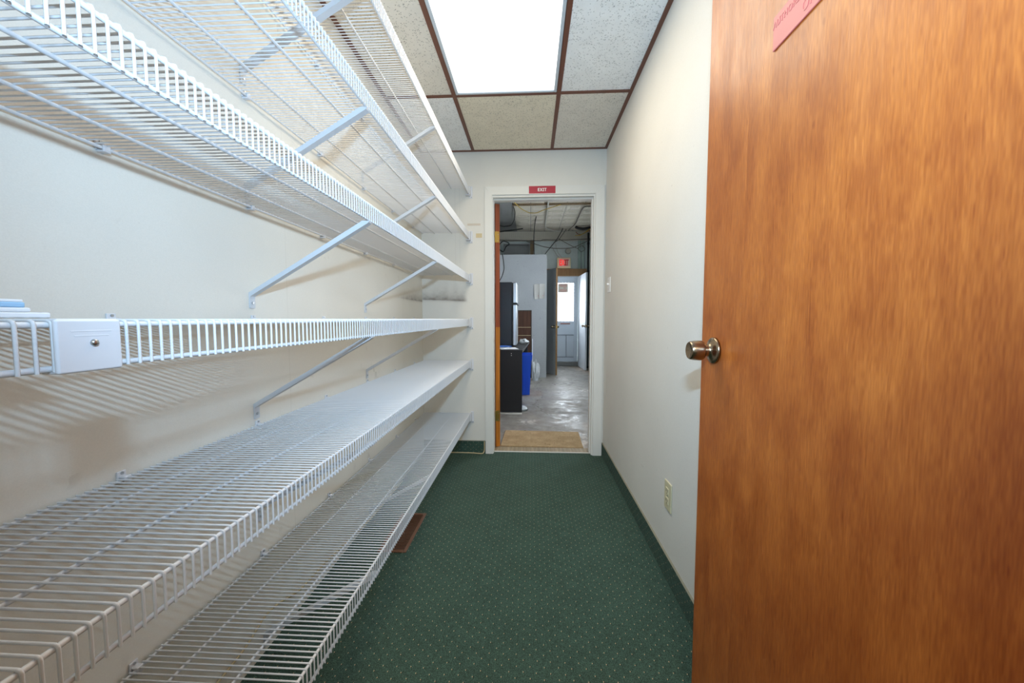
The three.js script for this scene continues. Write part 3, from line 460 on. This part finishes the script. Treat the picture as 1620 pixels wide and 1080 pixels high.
// ------------------------------------------------------------------ storeroom furniture
simple('door_mat', [(() => { const g = new RoundedBoxGeometry(0.70, 0.014, 0.44, 2, 0.006).rotateY(-0.03).translate(0.1, 0.007, -3.325); return metreUV(g); })()], M.mat, 'tan coir door mat on the concrete just inside the doorway', 'mat');
{
  const t = thing('black_desk', [-0.45, 0, 5.1], 'black laminate desk with an open knee side, carrying a fridge', 'desk');
  const sk = (x, d) => x + (d - 4.27) * 0.045;
  const bar = (x0, x1, y0, y1, d0, d1) => { const g = box(x0, x1, y0, y1, d0, d1), p = g.attributes.position; for (let i = 0; i < p.count; i++) p.setX(i, sk(p.getX(i), -p.getZ(i))); g.computeVertexNormals(); return g; };
  obj('end_panel', bar(-0.82, -0.1, 0.008, 0.7, 4.27, 4.295), M.blackLam, t); obj('end_panel', bar(-0.82, -0.12, 0.008, 0.7, 5.87, 5.895), M.blackLam, t);
  obj('desk_top', bar(-0.84, -0.096, 0.7, 0.73, 4.262, 5.905), M.blackLam, t); obj('top_edging', bar(-0.096, -0.094, 0.7, 0.731, 4.262, 5.905), M.blackEdge, t); obj('back_panel', bar(-0.82, -0.8, 0.1, 0.7, 4.295, 5.87), M.blackLam, t); obj('apron', bar(-0.3, -0.285, 0.45, 0.7, 4.295, 5.87), M.blackLam, t);
  for (const y of [0.668, 0.69]) obj('screw', rod([-0.222, y, 4.268], [-0.222, y, 4.271], 0.005, 8), M.paper, t);
  simple('floor_board', rbox(-0.8, -0.1, 0, 0.007, 4.2, 4.262, 0.002), M.paper, 'flat pale strip of board on the concrete before the desk', 'board');
  simple('round_base', lathe([[0, 0.05], [0.03, 0.05], [0.055, 0.042], [0.075, 0.025], [0.08, 0], [0, 0]], 28).translate(-0.115, 0, -4.42), M.greyDoor, 'low grey domed base poking out behind the desk panel', 'base');
  const f = thing('mini_fridge', [-0.48, 0.731, 4.95], 'black two-door fridge with stainless doors standing on the desk', 'fridge');
  obj('cabinet', rbox(-0.72, -0.235, 0.745, 1.55, 4.72, 5.2, 0.012), M.fridgeBlack, f); obj('freezer_door', rbox(-0.228, -0.18, 1.285, 1.545, 4.72, 5.2, 0.01), M.stainless, f); obj('fridge_door', rbox(-0.228, -0.18, 0.75, 1.268, 4.72, 5.2, 0.01), M.stainless, f);
  obj('door_gasket', box(-0.235, -0.228, 0.755, 1.54, 4.73, 5.19), M.black, f); obj('handle', rbox(-0.222, -0.168, 1.268, 1.285, 4.73, 5.19, 0.004), M.black, f);
  for (const [x, d] of [[-0.68, 4.76], [-0.26, 4.76], [-0.68, 5.16], [-0.26, 5.16]]) obj('foot', rod([x, 0.731, d], [x, 0.747, d], 0.015, 10), M.black, f);
  for (let k = 0; k < 3; k++) simple('paper_sheet', [metreUV(new THREE.BoxGeometry(0.21, 0.004, 0.28).rotateY(0.2 - k * 0.35).translate(-0.27 - k * 0.12, 0.733 + k * 0.0042, -4.48 - k * 0.05))], M.paperWhite, ['loose white papers nearest the desk edge', 'white papers lying between the other sheets on the desk', 'white papers under the blue leaflet on the desk'][k], 'paper');
  simple('blue_leaflet', [metreUV(new THREE.BoxGeometry(0.16, 0.006, 0.2).rotateY(0.5).translate(-0.35, 0.75, -4.62))], M.paperBlue, 'blue leaflet on the papers in front of the fridge', 'leaflet');
}
function crumple(name, cx, cy, cd, rx, ry, rd, m, label, cat, s) {
  const g = new THREE.IcosahedronGeometry(1, 3), p = g.attributes.position;
  for (let i = 0; i < p.count; i++) { const v = new THREE.Vector3().fromBufferAttribute(p, i), k = 0.72 + 0.55 * vn(v.x * 3 + 7, v.y * 3 + v.z * 2.3 + 4, s); p.setXYZ(i, v.x * rx * k, Math.max(-ry, v.y * ry * k), v.z * rd * k); }
  g.computeVertexNormals(); return simple(name, g.translate(cx, cy, -cd), m, label, cat);
}
crumple('plastic_bag', -0.1, 0.765, 5.4, 0.06, 0.036, 0.07, M.plasticFilm, 'crumpled clear plastic bag on the desk beside the fridge', 'bag', 201);
crumple('plastic_sheet', 0.09, 0.17, 6.55, 0.07, 0.19, 0.06, M.plasticFilm, 'crumpled plastic sheeting slumped against the partition', 'plastic sheet', 202);
{
  const b = thing('recycling_bin', [-0.11, 0, 5.45], 'bright blue plastic bin tucked under the desk edge', 'bin');
  const ring = (w, l, y) => [[-w, y, -l], [w, y, -l], [w, y, l], [-w, y, l]];
  const frus = (w0, l0, y0, w1, l1, y1) => { const a = ring(w0, l0, y0), c = ring(w1, l1, y1), P = []; for (let k = 0; k < 4; k++) { const n = (k + 1) % 4; P.push(a[k], c[k], a[n], a[n], c[k], c[n]); } const g = new THREE.BufferGeometry(); g.setAttribute('position', new THREE.Float32BufferAttribute(P.flat(), 3)); g.setAttribute('uv', new THREE.Float32BufferAttribute(new Array(P.length * 2).fill(0), 2)); g.computeVertexNormals(); return g; };
  const at = (g) => g.translate(-0.11, 0, -5.45);
  obj('body', [at(frus(0.095, 0.16, 0.002, 0.118, 0.19, 0.5)), at(frus(0.09, 0.155, 0.01, 0.112, 0.184, 0.5)), at(new THREE.BoxGeometry(0.19, 0.006, 0.32).translate(0, 0.006, 0))], M.bin, b);
  obj('rim', [at(frus(0.128, 0.2, 0.5, 0.133, 0.205, 0.578)), at(frus(0.118, 0.19, 0.5, 0.122, 0.194, 0.578)), ...[[0.1275, 0], [-0.1275, 0]].map(([x]) => at(new THREE.BoxGeometry(0.012, 0.008, 0.41).translate(x, 0.574, 0))), ...[0.199, -0.199].map((z) => at(new THREE.BoxGeometry(0.26, 0.008, 0.012).translate(0, 0.574, z)))], M.bin, b);
  obj('rib', [at(new THREE.BoxGeometry(0.012, 0.44, 0.008).rotateX(-0.06).translate(0.01, 0.245, 0.18)), at(new THREE.BoxGeometry(0.012, 0.44, 0.008).rotateX(-0.06).translate(0.085, 0.245, 0.18))], M.bin, b);
  obj('label_sticker', at(new THREE.CylinderGeometry(0.022, 0.022, 0.002, 16).rotateZ(Math.PI / 2).translate(0.1345, 0.54, 0.12)), M.paper, b);
}
{
  const c = thing('brown_panel', [-0.12, 0, 6.86], 'brown corrugated cardboard panel propped against the partition', 'cardboard');
  obj('sheet', rbox(-0.27, 0.012, 0, 1.24, 6.86, 6.895, 0.003, 1), M.cardboard, c); obj('edge_frame', [box(-0.27, 0.012, 1.225, 1.245, 6.85, 6.862), box(0.0, 0.014, 0.0, 1.245, 6.85, 6.862)], M.oldBoard, c); obj('crease', [box(-0.27, 0.0, 0.93, 0.936, 6.857, 6.86), box(-0.27, 0.0, 0.78, 0.786, 6.857, 6.86)], M.tape, c);
  simple('white_board', rbox(0.022, 0.038, 0, 0.72, 6.84, 6.895, 0.002, 1), M.whiteDoor, 'narrow white board standing beside the brown cardboard panel', 'board');
  const sheet = (x0, x1, y0, y1, d, r, label) => { const g = new THREE.PlaneGeometry(x1 - x0, y1 - y0, 8, 10), p = g.attributes.position; for (let i = 0; i < p.count; i++) p.setZ(i, 0.012 * ss(0.3, 1, Math.abs(p.getX(i)) / ((x1 - x0) / 2)) * (p.getY(i) < 0 ? 1 : 0.4)); g.computeVertexNormals(); return tag(obj('wall_paper_sheet', g.rotateZ(r).translate((x0 + x1) / 2, (y0 + y1) / 2, -d), paperMat), label, 'paper'); };
  const cv = document.createElement('canvas'); cv.width = 128; cv.height = 160; const cx = cv.getContext('2d'); cx.fillStyle = '#b4b2ac'; cx.fillRect(0, 0, 128, 160); cx.strokeStyle = '#a3a19b'; cx.lineWidth = 2; for (let y = 24; y < 150; y += 14) { cx.beginPath(); cx.moveTo(12, y); cx.lineTo(116, y); cx.stroke(); } for (let x = 12; x < 120; x += 26) { cx.beginPath(); cx.moveTo(x, 24); cx.lineTo(x, 150); cx.stroke(); } cx.fillStyle = '#c8413a'; cx.fillRect(84, 122, 8, 8);
  const ct = new THREE.CanvasTexture(cv); ct.colorSpace = THREE.SRGBColorSpace; const paperMat = mat(0xffffff, 0.85, { map: ct, side: THREE.DoubleSide });
  sheet(0.06, 0.16, 1.45, 1.72, 6.893, 0.06, 'curled ruled paper sheet on the partition, farther from its free edge'); sheet(0.155, 0.255, 1.455, 1.725, 6.89, -0.03, 'curled ruled paper sheet on the partition, nearer its free edge');
}
// things along the stained side wall
simple('leaning_board', rbox(1.25, 1.275, 0, 1.92, 7.5, 7.56, 0.003, 1), M.oldBoard, 'tall weathered board leaning by the side wall, nearest the white door knob', 'board');
simple('leaning_board', rbox(1.29, 1.32, 0, 1.6, 7.62, 7.72, 0.003, 1), M.oldBoard, 'shorter weathered board standing behind the taller one', 'board');
simple('rusty_pipe', [rod([1.3, 0, 7.3], [1.3, 0.42, 7.3], 0.025, 10), rod([1.3, 0.42, 7.3], [1.3, 0.44, 7.3], 0.03, 10)], M.rust, 'short rusty orange pipe stub rising from the concrete', 'pipe');
simple('hanging_paper', rbox(1.19, 1.24, 1.02, 1.28, 7.48, 7.484, 0.001, 1), M.paper, 'small pale sheet pinned to the leaning board', 'paper');
simple('wall_pipe', [rod([1.24, 0, 8.3], [1.24, 2.95, 8.3], 0.022, 10), rod([1.24, 2.1, 8.3], [1.24, 2.14, 8.3], 0.028, 10), rod([1.24, 2.7, 8.3], [1.24, 2.74, 8.3], 0.028, 10)], M.dark, 'dark vertical pipe in the corner beside the exit door', 'pipe');
simple('junction_cover', [lathe([[0, 0.02], [0.05, 0.02], [0.06, 0.014], [0.065, 0], [0, 0]], 24).rotateX(Math.PI / 2).translate(0.84, 2.62, -SB)], M.cableWhite, 'round pale cover plate on the far wall among loose wires', 'cover plate');
{
  const W = (name, m, r, pts, label) => simple(name, tube(pts, r, 40, 6), m, label, 'cable', null);
  W('loose_cable', M.cableBlack, 0.008, [[-0.31, 3.02, 6.5], [-0.29, 2.99, 6.81], [-0.32, 2.98, 7.25], [-0.41, 2.98, 7.7], [-0.56, 2.99, 7.82], [-0.7, 3.02, 7.81]], 'black cable edging the grey ceiling patch');
  W('hanging_cable', M.cableBlack, 0.008, [[0.1, 3.05, 7.3], [0.07, 3.0, 7.9], [0.06, 2.79, 8.2], [0.07, 2.48, 8.25], [0.08, 2.2, 8.3]], 'black cable dropping from the tin ceiling to the wooden post');
  W('loose_cable', M.cableYellow, 0.007, [[-0.32, 3.02, 6.2], [-0.18, 2.96, 6.47], [-0.04, 2.95, 6.71], [0.1, 2.95, 6.72], [0.21, 2.97, 6.63], [0.5, 3.02, 6.5]], 'yellowish cable sagging below the ceiling batten');
  W('ceiling_conduit', M.cableWhite, 0.016, [[0.28, 3.02, 6.1], [0.285, 3.02, 6.6], [0.29, 3.02, 7.6], [0.31, 3.02, 8.1], [0.5, 3.0, 8.3], [0.73, 2.98, 8.3]], 'pale conduit running along the tin ceiling');
  W('ceiling_conduit', M.cableGrey, 0.012, [[1.2, 3.02, 6.6], [0.92, 3.02, 6.65], [0.9, 3.02, 7.18], [0.89, 3.0, 7.7], [0.8, 2.98, 8.2]], 'dark grey conduit crossing the tin ceiling towards the exit');
  W('hanging_cable', M.cableBlack, 0.009, [[0.68, 3.03, 8.2], [0.66, 2.98, 8.2], [0.55, 2.79, 8.2], [0.31, 2.49, 8.2], [0.22, 2.3, 8.3]], 'black cable slanting down behind the partition top');
  W('hanging_cable', M.cableGrey, 0.008, [[0.76, 3.02, 8.25], [0.66, 2.88, 8.25], [0.6, 2.8, 8.25], [0.5, 2.76, 8.4]], 'short grey cable slanting beside the longer black one');
  W('wire_bundle', M.cableBlack, 0.03, [[0.93, 3.03, 8.1], [1.0, 3.0, 8.1], [1.1, 2.985, 8.1], [1.2, 3.0, 8.1], [1.33, 3.02, 8.1]], 'thick black taped wire bundle under the ceiling corner');
  W('loose_cable', M.cableYellow, 0.01, [[1.35, 3.0, 8.05], [1.23, 2.97, 8.05], [1.13, 2.9, 8.08], [1.02, 2.85, 8.1], [0.95, 2.87, 8.2]], 'yellow wire drooping from the taped black bundle');
  W('loose_cable', M.rust, 0.008, [[1.35, 2.96, 8.12], [1.2, 2.94, 8.13], [1.07, 2.88, 8.15], [1.0, 2.9, 8.19], [0.96, 2.95, 8.22]], 'orange wire looping under the taped black bundle');
  W('wall_cable', M.cableGrey, 0.009, [[-0.7, 2.84, 8.42], [0.18, 2.82, 8.45], [0.28, 2.84, 8.45], [0.78, 2.83, 8.45], [1.33, 2.85, 8.45]], 'grey cable strung straight along the cornice');
  W('wall_cable', M.cableGrey, 0.008, [[-0.1, 2.8, 8.4], [0.28, 2.68, 8.4], [0.53, 2.64, 8.4], [0.91, 2.65, 8.4], [1.21, 2.78, 8.4], [1.35, 2.85, 8.4]], 'grey cable sagging past the round cover plate');
  W('wall_cable', M.cableGrey, 0.007, [[0.6, 2.86, 8.42], [0.69, 2.8, 8.4], [0.91, 2.68, 8.4], [1.03, 2.63, 8.4], [1.1, 2.56, 8.42], [1.19, 2.62, 8.42], [1.12, 2.7, 8.42], [1.03, 2.64, 8.43]], 'grey cable ending in a loose coil near the corner');
  W('sign_cable', M.cableWhite, 0.006, [[0.45, 2.75, 8.5], [0.5, 2.64, 8.5], [0.57, 2.52, 8.5], [0.64, 2.45, 8.53]], 'pale cable reaching the near corner of the exit sign');
  W('sign_cable', M.cableWhite, 0.006, [[0.52, 2.82, 8.5], [0.55, 2.74, 8.5], [0.6, 2.57, 8.5], [0.7, 2.45, 8.53]], 'pale cable reaching the middle of the exit sign');
  W('tangled_cable', M.cableBlack, 0.01, [[-0.75, 2.75, 8.62], [-0.68, 2.76, 8.4], [-0.61, 2.79, 8.3], [-0.51, 2.76, 8.3], [-0.48, 2.72, 8.3], [-0.55, 2.67, 8.3], [-0.61, 2.56, 8.32], [-0.7, 2.61, 8.32]], 'black tangled cable in front of the grey wall recess');
  W('fridge_cord', M.cableBlack, 0.007, [[-0.52, 2.256, 6.85], [-0.46, 2.05, 6.3], [-0.43, 1.88, 6.0], [-0.44, 1.73, 5.7], [-0.47, 1.58, 5.3], [-0.5, 1.552, 5.15]], 'black cord hanging from the partition top to the fridge');
  simple('torn_panel', [metreUV(new THREE.BoxGeometry(0.5, 0.02, 0.22).rotateZ(0.12).rotateX(0.25).translate(-0.42, 2.94, -7.95))], M.dark, 'dark torn panel hanging from the ceiling above the recess', 'panel');
}
scene.traverse((o) => { if (o.isMesh) { o.castShadow = true; o.receiveShadow = true; } if (o.isSpotLight || o.isPointLight) o.castShadow = true; });
renderer.render(scene, camera);
